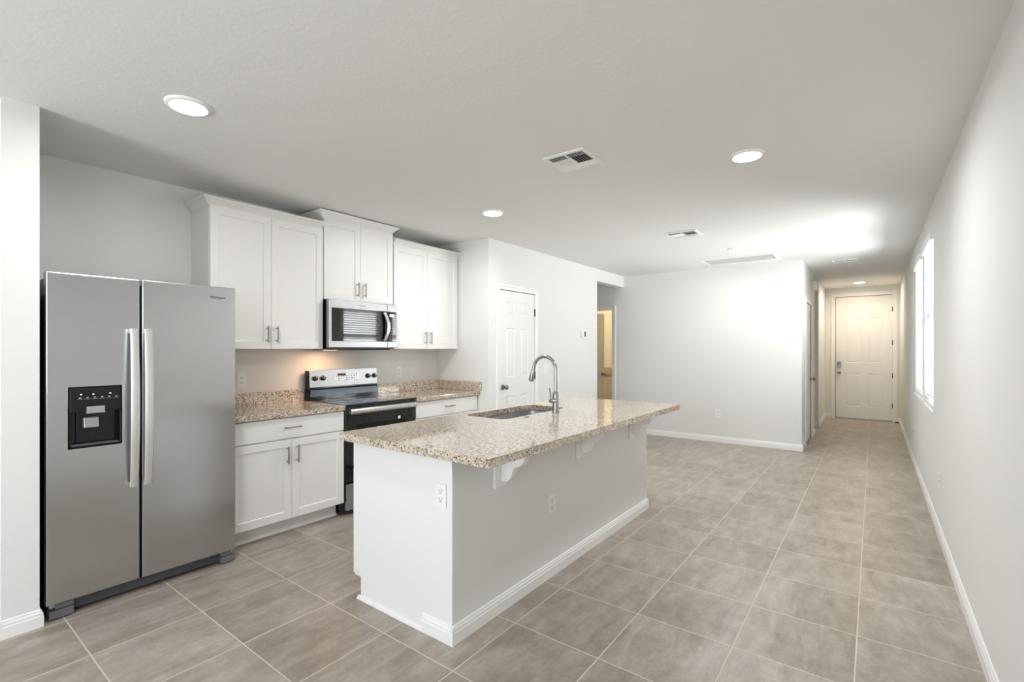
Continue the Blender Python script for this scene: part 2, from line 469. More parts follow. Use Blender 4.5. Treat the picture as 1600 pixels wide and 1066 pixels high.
# baseboards
struct('baseboard_right', baseboard(B(), (XR, REAR), (XR, YD), (-1, 0)), 'trim')
struct('baseboard_back', baseboard(B(), (XP, YB), (XH + .0133, YB), (0, -1)), 'trim')
b = baseboard(B(), (-3.30, .366), (-3.30, .498), (1, 0)); baseboard(b, (XK, .366), (-3.2867, .366), (0, -1)); baseboard(b, (-3.44, .498), (-3.2867, .498), (0, 1))
struct('baseboard_stub', b, 'trim')
b = baseboard(B(), (XP, YP), (XP, PD0 - .062), (1, 0)); baseboard(b, (XP, PD1 + .062), (XP, 6.538), (1, 0))
struct('baseboard_pantry', b, 'trim')
b = baseboard(B(), (XH, YB), (XH, CD0 - .062), (1, 0)); baseboard(b, (XH, CD1 + .062), (XH, 9.234), (1, 0))
struct('baseboard_hall', b, 'trim')
b = baseboard(B(), (-2.6, 10.05), (-.7717, 10.05), (0, -1)); baseboard(b, (-.785, 10.036), (-.785, YD), (1, 0))
struct('baseboard_entry', b, 'trim')
b = baseboard(B(), (-.785, YD), (FD0 - .066, YD), (0, -1)); baseboard(b, (FD1 + .066, YD), (XR, YD), (0, -1))
struct('baseboard_front', b, 'trim')

# ------------------------------------------------------------------ doors (setting)
def knob(axis, base, n, m, parent, name='knob'):
    s = n
    prof = [(.0001, 0), (.031, 0), (.031, .004), (.027, .010), (.012, .013), (.011, .034), (.020, .040), (.027, .050), (.028, .058), (.022, .067), (.010, .071), (.0001, .0715)]
    return part(name, B().lathe([(r, h * s) for r, h in prof], base, axis, 28), m, parent, smooth=True)
def hinges(parent, spots, axis, m='darkmetal'):
    for p in spots: part('hinge', B().tube([(p[0], p[1], p[2] - .045), (p[0], p[1], p[2] + .045)], .007, 10).box(p[0] - .012 if axis == 'x' else p[0] - .003, p[0] + .012 if axis == 'x' else p[0] + .003, p[1] - .012 if axis == 'y' else p[1] - .003, p[1] + .012 if axis == 'y' else p[1] + .003, p[2] - .044, p[2] + .044), m, parent, smooth=True)
ROWS = [(.235, .83), (1.04, 1.60), (1.74, 1.905)]
# door_1: pantry door, closed, in the wall facing the room
d = thing('door_1', '', '', (XP, PD0, 0)); del d['label'], d['category']; d['kind'] = 'structure'
w = PD1 - PD0 - .003
part('door_leaf', six_panel(w, 2.022, (.12, .285, .395, .56), ROWS, .035, lambda x, y, z: (XP - .003 - y, PD0 + .0015 + x, .012 + z)), 'door', d)
b = casing(B(), 'y', XP, 1, PD0, PD1, PDZ); b.box(XP - .115, XP, PD0 - .012, PD0, 0, PDZ).box(XP - .115, XP, PD1, PD1 + .012, 0, PDZ).box(XP - .115, XP, PD0, PD1, PDZ, PDZ + .012)
part('door_casing', b, 'trim', d, bevel=.002)
knob('x', (XP - .003, PD0 + .062, .945), 1, 'nickel', d)
part('latch_plate', B().box(XP - .012, XP + .004, PD0 - .004, PD0 + .003, .915, .975), 'nickel', d)
hinges(d, [(XP + .004, PD1 + .001, z) for z in (.28, 1.05, 1.815)], 'y')
# door_2: front door
d = thing('door_2', '', '', (FD0, YD, 0)); del d['label'], d['category']; d['kind'] = 'structure'
part('door_leaf', six_panel(.888, 2.375, (.157, .402, .512, .747), [(.235, .874), (1.085, 1.958), (2.08, 2.270)], .045, lambda x, y, z: (FD0 + .005 + x, YD + .018 + y, .018 + z)), 'door', d)
b = casing(B(), 'x', YD, -1, FD0, FD1, FDZ, .066); b.box(FD0 - .012, FD0, YD, YD + .15, 0, FDZ).box(FD1, FD1 + .012, YD, YD + .15, 0, FDZ).box(FD0, FD1, YD, YD + .15, FDZ, FDZ + .012)
part('door_casing', b, 'trim', d, bevel=.002)
part('threshold', B().box(FD0, FD1, YD - .02, YD + .15, 0, .012), 'silver', d, bevel=.003)
part('weather_sweep', B().box(FD0 + .004, FD1 - .004, YD + .020, YD + .05, .012, .024), 'black', d)
knob('y', (FD0 + .063, YD + .018, .905), -1, 'nickel', d)
lk = part('smart_lock', B().box(FD0 + .035, FD0 + .093, YD - .008, YD + .018, 1.0, 1.125), 'nickel', d, bevel=.012, seg=4)
part('keypad', B().box(FD0 + .040, FD0 + .088, YD - .011, YD - .004, 1.062, 1.118), 'blackgloss', lk, bevel=.003)
part('thumb_turn', B().lathe([(.0001, 0), (.018, 0), (.018, -.010), (.0001, -.011)], (FD0 + .064, YD - .008, 1.030), 'y', 20), 'silver', lk, smooth=True)
hinges(d, [(FD1 - .001, YD - .004, z) for z in (.30, .87, 1.49, 2.12)], 'x')
# door_3: bathroom door, standing open into the bathroom
d = thing('door_3', '', '', (BD0, YB, 0)); del d['label'], d['category']; d['kind'] = 'structure'
ca, sa = math.cos(R(75)), math.sin(R(75)); hx, hy = BD0 + .02, YB + .118
lf = lambda x, y, z: (hx + ca * x - sa * y * -1 * -1, hy + sa * x + ca * y, .012 + z)
dl = part('door_leaf', six_panel(.775, 2.022, (.13, .325, .45, .645), ROWS, .035, lambda x, y, z: (hx + ca * x + sa * (-y), hy + sa * x + ca * y, .012 + z), True), 'door', d)
b = casing(B(), 'x', YB, -1, BD0, BD1, BDZ); b.box(BD0, BD0 + .012, YB, YB + .115, 0, BDZ).box(BD1 - .012, BD1, YB, YB + .115, 0, BDZ).box(BD0, BD1, YB, YB + .115, BDZ - .012, BDZ)
part('door_casing', b, 'trim', d, bevel=.002)
kx, ky = hx + ca * .715, hy + sa * .715
kb = B()
prof = [(.0001, 0), (.030, 0), (.028, .008), (.012, .012), (.011, .034), (.024, .045), (.028, .058), (.018, .068), (.0001, .071)]
loops = []
for r, h in prof:
    loops.append([(kx + sa * h + ca * r * math.cos(2 * PI * k / 20), ky - ca * h + sa * r * math.cos(2 * PI * k / 20), .90 + r * math.sin(2 * PI * k / 20)) for k in range(20)])
part('knob', kb.loft(loops), 'nickel', d, smooth=True)
# door_4: closet door in the hall wall, seen almost edge-on
d = thing('door_4', '', '', (XH, CD0, 0)); del d['label'], d['category']; d['kind'] = 'structure'
part('door_leaf', six_panel(CD1 - CD0 - .006, 2.018, (.125, .32, .435, .63), ROWS, .035, lambda x, y, z: (XH - .008 - y, CD0 + .003 + x, .02 + z)), 'door', d)
b = casing(B(), 'y', XH, 1, CD0, CD1, CDZ); b.box(XH - .115, XH, CD0 - .012, CD0, 0, CDZ).box(XH - .115, XH, CD1, CD1 + .012, 0, CDZ).box(XH - .115, XH, CD0, CD1, CDZ, CDZ + .012)
part('door_casing', b, 'trim', d, bevel=.002)
knob('x', (XH - .008, CD1 - .065, .915), 1, 'nickel', d)
hinges(d, [(XH + .002, CD0 + .002, z) for z in (.26, 1.0, 1.82)], 'y')

# ------------------------------------------------------------------ windows (setting) and their blinds
for i, wy in enumerate((W1, W2)):
    d = thing('window_%d' % (i + 1), '', '', (XR + .10, wy[0], WZ[0])); del d['label'], d['category']; d['kind'] = 'structure'
    xa, xb = XR + .095, XR + .155; fw = .045; mid = (WZ[0] + WZ[1]) / 2
    b = B().box(xa, xb, wy[0], wy[0] + fw, *WZ).box(xa, xb, wy[1] - fw, wy[1], *WZ).box(xa, xb, wy[0] + fw, wy[1] - fw, WZ[0], WZ[0] + fw).box(xa, xb, wy[0] + fw, wy[1] - fw, WZ[1] - fw, WZ[1])
    b.box(xa + .01, xb - .005, wy[0] + fw, wy[1] - fw, mid - .025, mid + .025)
    part('window_frame', b, 'vinyl', d)
    part('glass_pane', B().box(xa + .03, xa + .034, wy[0] + fw, wy[1] - fw, WZ[0] + fw, WZ[1] - fw), 'glass', d)
    part('sill', B().box(XR - .016, XR + .095, wy[0] - .012, wy[1] + .012, WZ[0] - .022, WZ[0] + .001), 'trim', d, bevel=.004)
for i, wy in enumerate((W1, W2)):
    y0, y1 = wy[0] + .008, wy[1] - .008
    t = thing('window_blind', ('white slatted blind in the window nearer the kitchen', 'white slatted blind in the window nearer the front door')[i], 'blind', (XR + .04, (y0 + y1) / 2, WZ[1]), 'blinds in the side windows')
    b = B()
    for k in range(33):
        z = WZ[0] + .05 + k * .0425
        if z > WZ[1] - .07: break
        a = R(28); dx, dz = .025 * math.cos(a), .025 * math.sin(a); xc = XR + .028
        b.loft([[(xc - dx, y, z + dz), (xc, y, z + .0035), (xc + dx, y, z - dz), (xc + dx, y, z - dz - .0025), (xc, y, z + .001), (xc - dx, y, z + dz - .0025)] for y in (y0, y1)])
    part('slat_panel', b, 'slat', t)
    part('valance', B().box(XR - .022, XR - .010, y0 - .005, y1 + .005, WZ[1] - .075, WZ[1] + .002).box(XR - .010, XR + .03, y0 - .005, y0 + .007, WZ[1] - .075, WZ[1] + .002).box(XR + .001, XR + .06, y0, y1, WZ[1] - .05, WZ[1] - .004), 'whiteplastic', t)
    part('bottom_rail', B().box(XR + .004, XR + .054, y0, y1, WZ[0] + .010, WZ[0] + .026), 'whiteplastic', t)
    b = B()
    for f in (.15, .85):
        yy = y0 + (y1 - y0) * f
        b.tube([(XR + .001, yy, WZ[0] + .02), (XR + .001, yy, WZ[1] - .06)], .0014, 6)
    part('ladder_cord', b, 'whiteplastic', t)

# ------------------------------------------------------------------ outside the side windows
struct('ground', B().box(.8, 14, -6, 24, -.30, -.15), 'grass')
t = thing('house', 'pale house across the side yard behind the window blinds', 'house', (6.0, 8.5, -.15))
part('wall', B().box(5.0, 8.0, 1, 18, -.15, 2.6), 'siding', t)
part('roof', B().loft([[(4.5, y, 2.6), (6.5, y, 3.7), (8.5, y, 2.6), (8.5, y, 2.48), (4.5, y, 2.48)] for y in (.6, 18.4)]), 'roof', t)

# ------------------------------------------------------------------ refrigerator
FX = -3.31
t = thing('refrigerator', 'stainless steel side-by-side refrigerator with dispenser beside the wall stub', 'refrigerator', (-3.7, .97, 0))
part('cabinet', B().box(XK + .03, FX - .068, .533, 1.413, .03, 1.742), 'black', t, bevel=.004)
part('base_grille', B().box(FX - .05, FX - .035, .62, 1.35, .018, .068).box(FX - .06, FX - .035, .62, 1.35, .03, .036), 'grille', t, bevel=.003)
for y0, y1 in ((.535, .630), (1.338, 1.412)):
    o = part('foot_cover', B().box(FX - .07, FX - .006, y0, y1, .006, .046).box(FX - .07, FX - .01, y0 + .022 if y0 < 1 else y0, y1 if y0 < 1 else y1 - .018, .050, .076), 'greyplastic', t, bevel=.003)
for yy in (.548, 1.398):
    part('door_hinge', B().box(FX - .07, FX - .02, yy - .012, yy + .012, .060, .080).tube([(FX - .035, yy, .05), (FX - .035, yy, .081)], .006, 10), 'silver', t)
part('hinge_cover', B().box(FX - .13, FX - .06, .540, .60, 1.742, 1.768), 'black', t, bevel=.004)
part('hinge_cover', B().box(FX - .13, FX - .06, 1.345, 1.405, 1.742, 1.768), 'black', t, bevel=.004)
DZ0, DZ1 = .081, 1.765
# freezer door with a real dispenser niche
dy0, dy1, dz0, dz1 = .606, .828, .857, 1.175
fd = part('freezer_door', panel_slab(B(), [0, dy0 - .523, dy1 - .523, .384], [0, dz0 - DZ0, dz1 - DZ0, DZ1 - DZ0], {(1, 1)}, .062, [(0, 0), (.001, .052)], lambda x, y, z: (FX - y, .523 + x, DZ0 + z)), 'steel', t, bevel=.004)
b = B()
ym, yM, zm, zM, xi = dy0 + .004, dy1 - .004, dz0 + .004, dz1 - .004, FX - .050
zc = 1.045
b.box(xi, xi + .004, ym, yM, zm, zM).box(xi, FX + .002, ym, ym + .008, zm, zM).box(xi, FX + .002, yM - .008, yM, zm, zM).box(xi, FX + .002, ym, yM, zm, zm + .008)
part('dispenser_housing', b, 'blackgloss', fd, bevel=.0025)
part('control_panel', B().box(xi, FX + .004, ym, yM, zc, zM), 'black', fd, bevel=.004)
b = B()
for k in range(6):
    yy = ym + .030 + k * .030
    b.box(FX + .0035, FX + .0052, yy, yy + .022, 1.112, 1.1135).box(FX + .0035, FX + .0052, yy + .007, yy + .015, 1.117, 1.122)
part('button_print', b, 'textlight', fd)
for yy in (ym + .045, ym + .095, ym + .165): part('indicator_light', B().box(FX + .0035, FX + .0055, yy - .003, yy + .003, 1.1345, 1.1385), 'led', fd)
part('ice_chute', B().box(xi + .01, FX + .012, .677, .752, 1.035, 1.072), 'silver', fd, bevel=.003)
part('dispenser_paddle', B().loft([[(xi + .012, .668, .955), (xi + .012, .737, .955), (xi + .012, .737, 1.015), (xi + .012, .668, 1.015)], [(xi + .030, .672, .958), (xi + .030, .733, .958), (xi + .022, .733, 1.010), (xi + .022, .672, 1.010)]]), 'silver', fd, bevel=.003)
part('spout_block', B().box(xi + .003, xi + .016, .642, .742, .885, 1.045), 'black', fd, bevel=.003)
part('drip_tray', B().box(xi + .004, FX - .002, ym + .010, yM - .010, zm + .008, zm + .012), 'greyplastic', fd)
rd = part('fresh_food_door', B().box(FX - .062, FX, .918, 1.417, DZ0 - .002, DZ1 + .002), 'steel', t, bevel=.005)
def fridge_handle(yc, parent):
    pts = []
    n = 24
    for k in range(n + 1):
        f = k / n; z = .612 + .876 * f
        bow = .040 + .026 * math.sin(PI * f) ** .8
        hw = .0185 + .002 * math.sin(PI * f)
        xo = FX + bow
        pts.append([(xo - .016, yc - hw + .003, z), (xo - .003, yc - hw, z), (xo, yc - hw + .004, z), (xo + .001, yc + hw - .004, z), (xo - .003, yc + hw, z), (xo - .016, yc + hw - .003, z)])
    b = B().loft(pts)
    for z in (.625, 1.475): b.box(FX - .001, FX + .030, yc - .013, yc + .013, z - .012, z + .012)
    return part('handle', b, 'handle', parent, smooth=True)
fridge_handle(.872, fd); fridge_handle(.9365, rd)
lx = lambda x, y, z: (FX + .0006 + z, 1.3115 + x, 1.700 + y)
part('brand_lettering', text_mesh('Whirlpool', .0215, .0004, lx), 'textgrey', rd)
b = B(); rng = []
for k in range(25):
    a = R(-200 + 230 * k / 24); rng.append((FX + .0012, 1.306 + .026 * math.cos(a), 1.6975 + .011 * math.sin(a)))
part('brand_swirl', b.tube(rng, .0007, 6), 'textgrey', rd)

# ------------------------------------------------------------------ cabinets
def bar_handle(parent, x, y, z, vertical=True, L=.128):
    b = B(); xo = x + .030; h = L / 2
    if vertical:
        b.tube([(xo, y, z - h), (xo, y, z + h)], .0058, 12)
        for s in (-1, 1): b.tube([(x - .001, y, z + s * .048), (xo, y, z + s * .048)], .0045, 10)
    else:
        b.tube([(xo, y - h, z), (xo, y + h, z)], .0058, 12)
        for s in (-1, 1): b.tube([(x - .001, y + s * .048, z), (xo, y + s * .048, z)], .0045, 10)
    return part('handle', b, 'nickel', parent, smooth=True)

XB = -3.46          # base door fronts
def base_cabinet(y0, y1, label, dy0, dy1, ym):
    t = thing('base_cabinet', label, 'cabinet', (-3.78, (y0 + y1) / 2, 0), 'white base cabinets along the kitchen wall')
    b = B().box(XK + .004, XB - .020, y0, y1, .112, .872)
    part('carcass', b, 'cabside', t, bevel=.0015)
    tk = B().box(XK + .004, XB - .110, y0 + .005, y1 - .005, 0, .111)
    tk.prism([(0, 0), (.016, 0), (.014, .008), (.007, .016), (0, .018)], y0 + .005, y1 - .005, lambda u, v, s: (XB - .110 + u, s, v))
    part('toe_kick', tk, 'cab', t)
    dr = part('drawer', B().box(XB - .0195, XB, dy0, dy1, .714, .864), 'cab', t, bevel=.002)
    bar_handle(dr, XB, (dy0 + dy1) / 2, .797, False)
    for s, (a, c) in enumerate(((dy0, ym - .0015), (ym + .0015, dy1))):
        dd = part('door', shaker(a, c, .118, .706, XB), 'cab', t, bevel=.0012)
        bar_handle(dd, XB, ym - .040 if s == 0 else ym + .036, .595)
    return t
base_cabinet(1.425, 2.318, 'white shaker base cabinet between the refrigerator and the range', 1.432, 2.316, 1.877)
base_cabinet(3.086, 3.984, 'white base cabinet between the range and the pantry wall', 3.092, 3.966, 3.53)

XU = -3.755
CROWN = [(0, 0), (.004, 0), (.010, .010), (.022, .022), (.040, .038), (.052, .044), (.052, .055), (0, .055)]
def crown(b, y0, y1, z, left=True, right=True, h=.055, left_x=XK + .006, right_x=XK + .006):
    def loop(u, v):
        v = v * h / .055
        return [(left_x, y0 - (u if left else 0), z + v), (XU - .019 + u, y0 - (u if left else 0), z + v), (XU - .019 + u, y1 + (u if right else 0), z + v), (right_x, y1 + (u if right else 0), z + v)]
    prof = CROWN[:-1]
    b.loft([loop(u, v) for u, v in prof] + [[p for p in loop(0, .055)]], cap0=False, cap1=False, closed=False)
    b.bm.faces.new([b.bm.verts.new(p) for p in loop(.052, .0549)])
    return b
def upper_cabinet(y0, y1, z0, z1, label, doors, ym, zh, cz, ch, left=True, right=True, cy=None):
    t = thing('upper_cabinet', label, 'cabinet', (XK + .17, (y0 + y1) / 2, z0), 'white upper cabinets on the kitchen wall')
    part('carcass', B().box(XK + .003, XU - .020, y0, y1, z0, cz + .01), 'cabside', t, bevel=.0015)
    for s, (a, c) in enumerate(((doors[0], ym - .0015), (ym + .0015, doors[1]))):
        dd = part('door', shaker(a, c, z0 + .003, z1, XU), 'cab', t, bevel=.0012)
        bar_handle(dd, XU, ym - .038 if s == 0 else ym + .038, zh)
    c = cy or (y0, y1)
    part('crown_molding', crown(B(), c[0], c[1], cz, left, right, ch), 'cab', t)
    return t
upper_cabinet(1.437, 2.312, 1.372, 2.398, 'white two-door upper cabinet with crown molding beside the refrigerator', (1.439, 2.310), 1.872, 1.488, 2.398, .055, right=False)
upper_cabinet(2.320, 3.058, 1.802, 2.498, 'short raised white upper cabinet directly above the microwave', (2.322, 3.056), 2.688, 1.912, 2.498, .062)
upper_cabinet(3.068, 3.986, 1.372, 2.398, 'white two-door upper cabinet between the microwave and the pantry wall', (3.070, 3.968), 3.512, 1.488, 2.398, .055, left=False, right=False)

# ------------------------------------------------------------------ kitchen wall countertops
XC = -3.438
t = thing('countertop', 'speckled granite worktop between the refrigerator and the range', 'countertop', (-3.76, 1.87, .874), 'granite worktops along the kitchen wall')
part('slab', B().box(XK + .003, XC, 1.425, 2.319, .874, .914), 'granite', t, bevel=.004)
part('backsplash', B().box(XK + .003, XK + .023, 1.425, 2.319, .9145, 1.016), 'granite', t, bevel=.002)
t = thing('countertop', 'speckled granite worktop in the corner by the pantry wall', 'countertop', (-3.76, 3.53, .874), 'granite worktops along the kitchen wall')
part('slab', B().box(XK + .003, XC, 3.083, 3.986, .874, .914), 'granite', t, bevel=.004)
part('backsplash', B().box(XK + .003, XK + .023, 3.083, 3.986, .9145, 1.016), 'granite', t, bevel=.002)
part('side_splash', B().box(XK + .0235, XC + .03, 3.966, 3.986, .9145, 1.016), 'granite', t, bevel=.002)

# ------------------------------------------------------------------ range
ry0, ry1 = 2.3225, 3.0775
t = thing('range', 'stainless and black electric range with glass cooktop under the microwave', 'stove', (-3.75, 2.7, 0))
part('body', B().box(XK + .03, -3.485, ry0, ry1, .03, .905), 'black', t, bevel=.003)
ct = part('cooktop', B().box(XK + .085, -3.437, ry0, ry1, .905, .918), 'blackglass', t, bevel=.003)
for cx, cy, r in ((-3.62, 2.52, .105), (-3.62, 2.89, .09), (-3.88, 2.52, .075), (-3.88, 2.89, .085)):
    b = B(); b.tube([(cx + r * math.cos(2 * PI * k / 40), cy + r * math.sin(2 * PI * k / 40), .9183) for k in range(41)], .0012, 5, False)
    part('burner_ring', b, 'greyplastic', ct)
bg_ = part('backguard', B().loft([[(XK + .03, y, .905), (XK + .080, y, .905), (XK + .080, y, .95), (XK + .065, y, 1.02), (XK + .055, y, 1.182), (XK + .03, y, 1.182)] for y in (ry0 - .002, ry1 + .002)]), 'blackgloss', t, bevel=.003)
fx = lambda z, e=0: XK + .070 - (z - 1.024) * .0625 + e      # tilted fascia
b = B().loft([[(fx(1.028, -.014), y, 1.028), (fx(1.028), y, 1.028), (fx(1.183), y, 1.183), (fx(1.183, -.014), y, 1.183)] for y in (ry0 + .022, ry1 - .002)])
cp = part('control_fascia', b, 'fascia', t, bevel=.002)
part('vent_strip', B().box(XK + .082, XK + .086, ry0 + .02, ry1 - .01, 0.945, 1.005), 'strip', t, bevel=.001)
for yy in (2.398, 2.476, 2.962, 3.038):
    b = B().lathe([(.0001, 0), (.024, 0), (.024, .006), (.019, .010), (.017, .026), (.0001, .028)], (fx(1.108), yy, 1.108), 'x', 24)
    kb = part('knob', b, 'black', t, smooth=True)
    part('pointer', B().box(fx(1.108) + .027, fx(1.108) + .030, yy - .002, yy + .002, 1.108, 1.124), 'silver', kb)
yd0, yd1 = 2.590, 2.862
dp = part('display_panel', B().loft([[(fx(1.070, .001), y, 1.070), (fx(1.070, .003), y, 1.070), (fx(1.150, .003), y, 1.150), (fx(1.150, .001), y, 1.150)] for y in (yd0, yd1)]), 'silver', t, bevel=.001)
part('clock_window', B().box(fx(1.14), fx(1.14) + .0045, yd0 + .035, yd0 + .125, 1.122, 1.145), 'blackgloss', dp)
b = B()
for r_ in range(4):
    for c_ in range(9):
        if r_ == 3 and 1 <= c_ <= 4: continue
        yy = yd0 + .014 + c_ * .028; zz = 1.076 + r_ * .0185
        b.box(fx(zz), fx(zz) + .0042, yy, yy + random.choice((.008, .013, .018)), zz, zz + random.choice((.004, .006, .008)))
part('button_print', b, 'textgrey', dp)
od = part('oven_door', B().box(-3.485, -3.452, ry0 + .004, ry1 - .004, .275, .895), 'blackglass', t, bevel=.004)
part('oven_window', B().box(-3.453, -3.4505, ry0 + .11, ry1 - .11, .40, .745), 'blackgloss', od, bevel=.001)
part('handle', B().loft([[(-3.452, y, .838), (-3.425, y, .834), (-3.414, y, .846), (-3.414, y, .866), (-3.425, y, .878), (-3.452, y, .874)] for y in (ry0 + .035, ry1 - .010)]), 'steelbright', od, bevel=.002)
part('energy_sticker', B().box(-3.4505, -3.4495, 2.868, 2.895, .742, .768), 'whiteplastic', od)
part('storage_drawer', B().box(-3.485, -3.447, ry0 + .012, ry1 - .012, .045, .262), 'steel', t, bevel=.004)

# ------------------------------------------------------------------ microwave
MX = -3.69; my0, my1, mz0, mz1 = 2.322, 3.056, 1.376, 1.797
t = thing('microwave', 'stainless over-the-range microwave with black glass door', 'microwave', (-3.9, 2.69, 1.376))
part('body', B().box(XK + .004, MX - .038, my0 + .004, my1 - .004, mz0, mz1), 'black', t, bevel=.003)
part('bottom_vent', B().box(XK + .05, MX - .03, my0 + .06, my1 - .06, mz0 - .012, mz0 - .001), 'black', t, bevel=.004)
md = part('door', B().box(MX - .037, MX, my0, 2.938, mz0 + .010, mz1), 'fascia', t, bevel=.004)
part('window', B().box(MX - .002, MX + .0025, my0 + .030, 2.9375, mz0 + .066, mz1 - .068), 'blackglass', md, bevel=.001)
part('screen_frame', B().box(MX + .0025, MX + .003, my0 + .085, 2.80, mz0 + .095, mz0 + .097).box(MX + .0025, MX + .003, my0 + .085, 2.80, mz1 - .105, mz1 - .103).box(MX + .0025, MX + .003, my0 + .085, my0 + .087, mz0 + .095, mz1 - .103), 'slot', md)
b = B(); loops = []
for k in range(19):
    f = k / 18; z = mz0 + .075 + .265 * f; yy = 2.893 + .030 * math.sin(PI * f); xo = MX + .022 + .022 * math.sin(PI * f)
    loops.append([(xo - .012, yy - .015, z), (xo, yy - .015, z), (xo + .002, yy + .013, z), (xo - .012, yy + .013, z)])
b.loft(loops)
for z in (mz0 + .085, mz0 + .330): b.box(MX + .001, MX + .016, 2.885, 2.905, z - .008, z + .008)
part('handle', b, 'nickelpale', md, smooth=True)
part('brand_lettering', text_mesh('Whirlpool', .016, .0003, lambda x, y, z: (MX + .0006 + z, 2.66 + x, mz1 - .034 + y)), 'textgrey', md)
cpn = part('control_panel', B().box(MX - .037, MX, 2.940, my1, mz0 + .010, mz1), 'fascia', t, bevel=.004)
part('touch_pad', B().box(MX - .002, MX + .0025, 2.941, my1 - .012, mz0 + .066, mz1 - .068), 'blackglass', cpn, bevel=.001)
part('clock_display', B().box(MX + .0025, MX + .0031, 2.966, 3.010, mz1 - .115, mz1 - .092), 'led', cpn)
b = B()
for r_ in range(7):
    for c_ in range(3): b.box(MX + .0025, MX + .003, 2.968 + c_ * .024, 2.979 + c_ * .024, mz0 + .085 + r_ * .026, mz0 + .091 + r_ * .026)
part('key_lettering', b, 'textlight', cpn)
part('task_lamp', B().box(-3.90, -3.84, 2.40, 2.50, mz0 - .0128, mz0 - .0122), mat('task_lens', (1, .9, .75), .4, emit=((1.0, .72, .42), 6.0)), t)
light('microwave_task_light', 'AREA', (-3.87, 2.45, mz0 - .016), .5, kelvin(3500), size=.06, size_y=.10)

# ------------------------------------------------------------------ island
IX, IXC, IY0, IY1 = -1.566, -2.346, 1.626, 4.010
t = thing('kitchen_island', 'white kitchen island base below the long granite slab', 'kitchen island', (-1.95, 2.8, 0))
part('knee_wall', B().box(IX - .19, IX, IY0, IY1, 0, .8735), 'wall', t)
b = B(); x0, x1, y0, y1 = IXC + .020, IX - .1905, IY0 + .002, IY1 - .002
b.box(x0, x1, y0, y1, .112, .130).box(x0, x0 + .016, y0, y1, .130, .8735).box(x1 - .012, x1, y0, y1, .130, .8735).box(x0 + .016, x1 - .012, y0, y0 + .016, .130, .8735).box(x0 + .016, x1 - .012, y1 - .016, y1, .130, .8735)
part('cabinet_box', b, 'cabside', t)
b = B()
b.loft([[(IXC + .021, y, .150), (IXC + .021, y, .8733), (IX - .0005, y, .8733), (IX - .0005, y, .004), (-2.262, y, .004), (-2.262, y, .150)] for y in (IY0 - .006, IY0 + .0015)])
part('end_panel', b, 'cab', t, bevel=.001)
b = B()
b.loft([[(IXC + .021, y, .150), (IXC + .021, y, .8733), (IX - .19, y, .8733), (IX - .19, y, .004), (-2.262, y, .004), (-2.262, y, .150)] for y in (IY1 - .0015, IY1 + .006)])
part('end_panel', b, 'cab', t, bevel=.001)
part('toe_kick', B().box(-2.262, -2.25, IY0 + .004, IY1 - .004, 0, .111).prism([(0, 0), (-.016, 0), (-.014, .008), (-.007, .016), (0, .018)], IY0, IY1, lambda u, v, s: (-2.262 + u, s, v)), 'cab', t)
part('shoe_molding', B().prism([(0, 0), (.016, 0), (.014, .008), (.007, .016), (0, .018)], -2.278, -1.762, lambda u, v, s: (s, IY0 - .006 - u, v)), 'cab', t)
b = baseboard(B(), (IX, IY0 - .0193), (IX, IY1 + .0133), (1, 0)); baseboard(b, (-1.762, IY0 - .006), (IX + .0147, IY0 - .006), (0, -1)); baseboard(b, (-1.756, IY1), (IX + .0147, IY1), (0, 1))
part('baseboard', b, 'trim', t)
part('top_trim', B().box(-1.78, IX + .0015, IY0 - .0085, IY0 - .0055, .80, .8733).box(IX + .0002, IX + .0015, IY0 - .0085, IY0 + .0, .80, .8733), 'cab', t, bevel=.0008)
ysp = [IY0 + .004, 2.235, 2.87, 3.40, IY1 - .004]
for k in range(4):
    a, c = ysp[k] + .002, ysp[k + 1] - .002
    f = lambda x, y, z, a=a: (IXC + y, a + x, .118 + z)
    dd = part('door', panel_slab(B(), [0, .057, c - a - .057, c - a], [0, .057, .531, .588], {(1, 1)}, .019, SHAKER, f), 'cab', t, bevel=.0012)
    hb = B(); hy = a + .040 if k % 2 == 0 else c - .040
    hb.tube([(IXC - .030, hy, .545), (IXC - .030, hy, .673)], .0058, 12)
    for z in (.561, .657): hb.tube([(IXC + .001, hy, z), (IXC - .030, hy, z)], .0045, 10)
    part('handle', hb, 'nickel', dd, smooth=True)
    dr = part('drawer', B().box(IXC, IXC + .0195, a, c, .714, .864), 'cab', t, bevel=.002)
    hb = B().tube([(IXC - .030, (a + c) / 2 - .064, .79), (IXC - .030, (a + c) / 2 + .064, .79)], .0058, 12)
    for s in (-1, 1): hb.tube([(IXC + .001, (a + c) / 2 + s * .048, .79), (IXC - .030, (a + c) / 2 + s * .048, .79)], .0045, 10)
    part('handle', hb, 'nickel', dr, smooth=True)
for y in (1.918, 2.773, 3.628):
    bk = part('corbel', B().box(IX, IX + .016, y, y + .099, .656, .8733), 'trim', t, bevel=.004)
    prof = [(0, 0), (.155, 0), (.155, -.040)] + [(.155 - .012 - .0 - .035 * math.sin(R(a)), -.040 - .050 * (1 - math.cos(R(a)))) for a in (15, 40, 65, 90)]
    prof = [(0, 0), (.150, 0), (.150, -.038), (.146, -.060), (.134, -.080), (.112, -.096), (.088, -.104), (.078, -.112), (.072, -.128), (.064, -.152), (.054, -.170), (.038, -.182), (.018, -.187), (0, -.187)]
    part('bracket', B().prism(prof, y + .050, y + .094, lambda u, v, s: (IX + .016 + u, s, .8733 + v)), 'trim', bk, bevel=.002)

